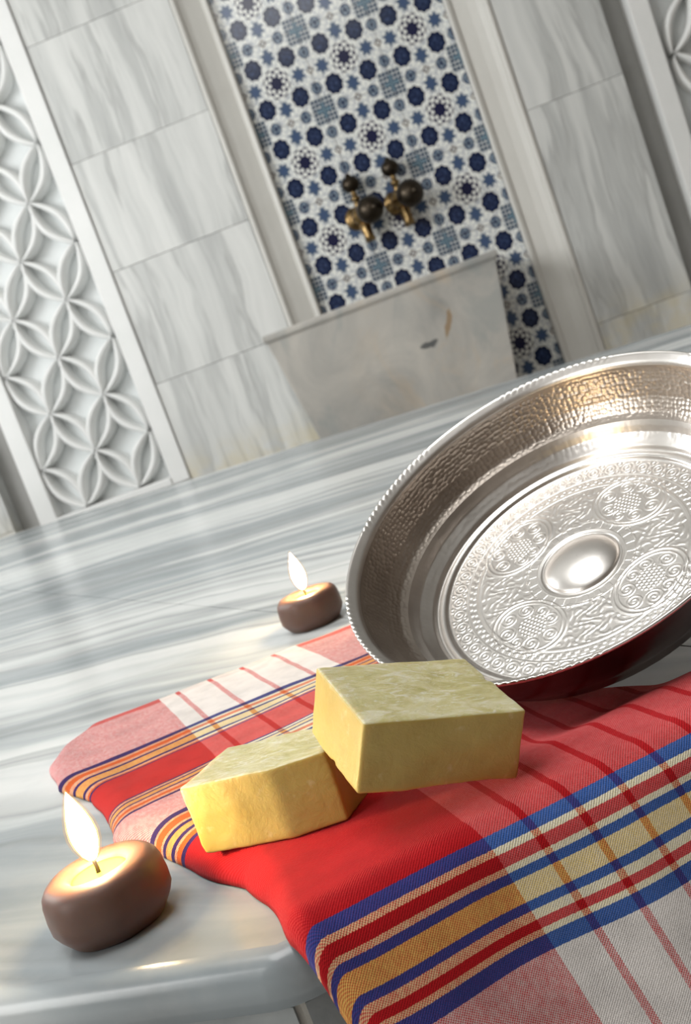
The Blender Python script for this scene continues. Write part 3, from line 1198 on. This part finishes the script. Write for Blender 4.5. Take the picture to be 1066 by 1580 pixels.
# engraved floor
def floor_height(r, t):
    h = np.zeros_like(r)
    X, Y = r * np.cos(t), r * np.sin(t)

    def ridge(d, w):
        return np.exp(-(d / w) ** 2)
    # outer scroll border
    n = 44
    ph = (t * n / (2 * np.pi)) % 1 - 0.5
    arc = ph * 2 * np.pi / n * 0.62
    m = (r > 0.572) * (r < 0.655)
    cr = np.hypot(arc, r - 0.612)
    h += m * (ridge(cr - 0.030, 0.0055) + ridge(cr - 0.013, 0.005)) * 0.0050
    ph2 = ((t * n / (2 * np.pi) + 0.5) % 1 - 0.5) * 2 * np.pi / n * 0.64
    h += m * (ridge(np.hypot(ph2, r - 0.643) - 0.012, 0.005) + ridge(np.hypot(ph2, (r - 0.586) * 0.8) - 0.010, 0.005)) * 0.0048
    for rr in (0.657, 0.569, 0.512, 0.505):
        h += ridge(r - rr, 0.0035) * 0.0040
    # dentil band
    nd = 84
    de = ((t * nd / (2 * np.pi)) % 1 < 0.55).astype(float)
    de2 = (((t * nd / (2 * np.pi)) + 0.25) % 1 < 0.5).astype(float)
    h += ((r > 0.525) * (r < 0.541)) * de * 0.0036 + ((r > 0.541) * (r < 0.558)) * de2 * 0.0036
    # four oval medallions
    inside_any = np.zeros_like(r)
    for k in range(4):
        a = k * np.pi / 2 + PHI
        lx = X * np.cos(a) + Y * np.sin(a) - 0.395      # radial
        ly = -X * np.sin(a) + Y * np.cos(a)             # tangential
        d = np.hypot(lx / 0.148, ly / 0.185)
        ins = np.clip((1.0 - d) * 12, 0, 1)
        inside_any = np.maximum(inside_any, (d < 1.10).astype(float))
        h += (ridge(d - 1.02, 0.030) + 0.8 * ridge(d - 0.90, 0.022)) * 0.0055
        # grape cluster, leaves and scrolls
        gx, gy = lx / 0.019, ly / 0.019
        gy2 = gy + 0.5 * (np.floor(gx) % 2)
        g = np.hypot(gx - np.floor(gx) - 0.5, gy2 - np.floor(gy2) - 0.5)
        cl = np.hypot((lx + 0.01) / 0.062, (ly - 0.012) / 0.070)
        h += (cl < 1) * np.clip(1 - (g / 0.5) ** 2, 0, 1) * 0.0046
        for (px, py, rr, tw) in ((0.075, 0.075, 0.045, 1), (-0.075, 0.070, 0.040, -1), (0.072, -0.075, 0.045, -1), (-0.072, -0.078, 0.040, 1), (0.0, -0.125, 0.042, 1), (0.0, 0.128, 0.042, -1), (0.095, 0.0, 0.036, 1), (-0.095, 0.0, 0.036, 1)):
            dx_, dy_ = lx - px, ly - py
            d2 = np.hypot(dx_, dy_)
            sp = np.cos(np.arctan2(dy_, dx_) * tw + d2 * 2 * np.pi / 0.019)
            h += (d2 < rr) * (cl > 1.05) * ins * np.clip(sp, -0.2, 1) * 0.0034
    # leafy fields between the medallions
    fld = (1 - inside_any) * (r < 0.495) * (r > 0.25)
    w1 = np.sin(X * 95 + 4.5 * np.sin(Y * 52) + 2.2 * np.sin(X * 31 + Y * 43)) + 0.8 * np.sin(Y * 120 + 4 * np.sin(X * 63))
    h += fld * np.clip(w1, -0.4, 1.2) * 0.0022
    # inner ring round the boss with key pattern
    for rr in (0.262, 0.210):
        h += ridge(r - rr, 0.004) * 0.0030
    key = ((t * 26 / (2 * np.pi)) % 1 < 0.5)
    h += ((r > 0.218) * (r < 0.254)) * key * 0.0022
    # boss
    h *= ENG
    b = np.clip(1 - (r / 0.178) ** 2, 0, 1)
    h += 0.048 * b ** 0.8 - 0.006 * ridge(r - 0.186, 0.008)
    rose = np.cos(t * 8) * np.clip(1 - r / 0.12, 0, 1) * np.clip(r / 0.03, 0, 1)
    h += rose * 0.0
    return h


PHI = R(30)
ENG = 0.40
rr_ = np.concatenate([np.linspace(0.661, 0.18, 190), np.linspace(0.178, 0.001, 50)])
Rg, Tg = np.meshgrid(rr_, np.linspace(0, 2 * np.pi, 1000, endpoint=False), indexing='ij')
obj('engraved_floor', grid_mesh('engraved_floor', Rg, Tg, -0.392 + floor_height(Rg, Tg) * np.clip((0.661 - Rg) * 120, 0, 1)), M['silver'], bowl)


# rim with groups of slanting notches, then the outer wall and the foot
def rim_mask(t):
    return np.clip(np.sin(t * 6 + 0.9) * 3 + 1.2, 0, 1)


def f_rim(r, h, s, t):
    k = rim_mask(t) * np.clip(np.sin(np.pi * np.clip(s * 1.05, 0, 1)), 0, 1) ** 0.5
    wv = np.abs(np.cos(t * 85 + s * 5.0)) - 0.6
    k = k * np.clip((s - 0.3) * 5, 0, 1)
    return r + k * wv * 0.0030, h + k * wv * 0.0042


lathe_np('rim', [(0.946, -0.048), (0.950, -0.036), (0.958, -0.027), (0.972, -0.016), (0.986, -0.005), (0.995, -0.001), (1.001, -0.006), (1.001, -0.016), (0.992, -0.026), (0.976, -0.036)], 30, f_rim, 1600)


def f_out(r, h, s, t):
    d = dimples(s, t, 10, 120, 0.0016)
    return r + d, h


lathe_np('outer_wall', [(0.976, -0.036), (0.965, -0.06), (0.945, -0.11), (0.905, -0.20), (0.868, -0.262), (0.835, -0.300), (0.805, -0.345), (0.780, -0.385), (0.760, -0.408), (0.735, -0.414), (0.60, -0.408), (0.30, -0.406), (0.002, -0.406)], 110, f_out, 400, mat='outer_dark')
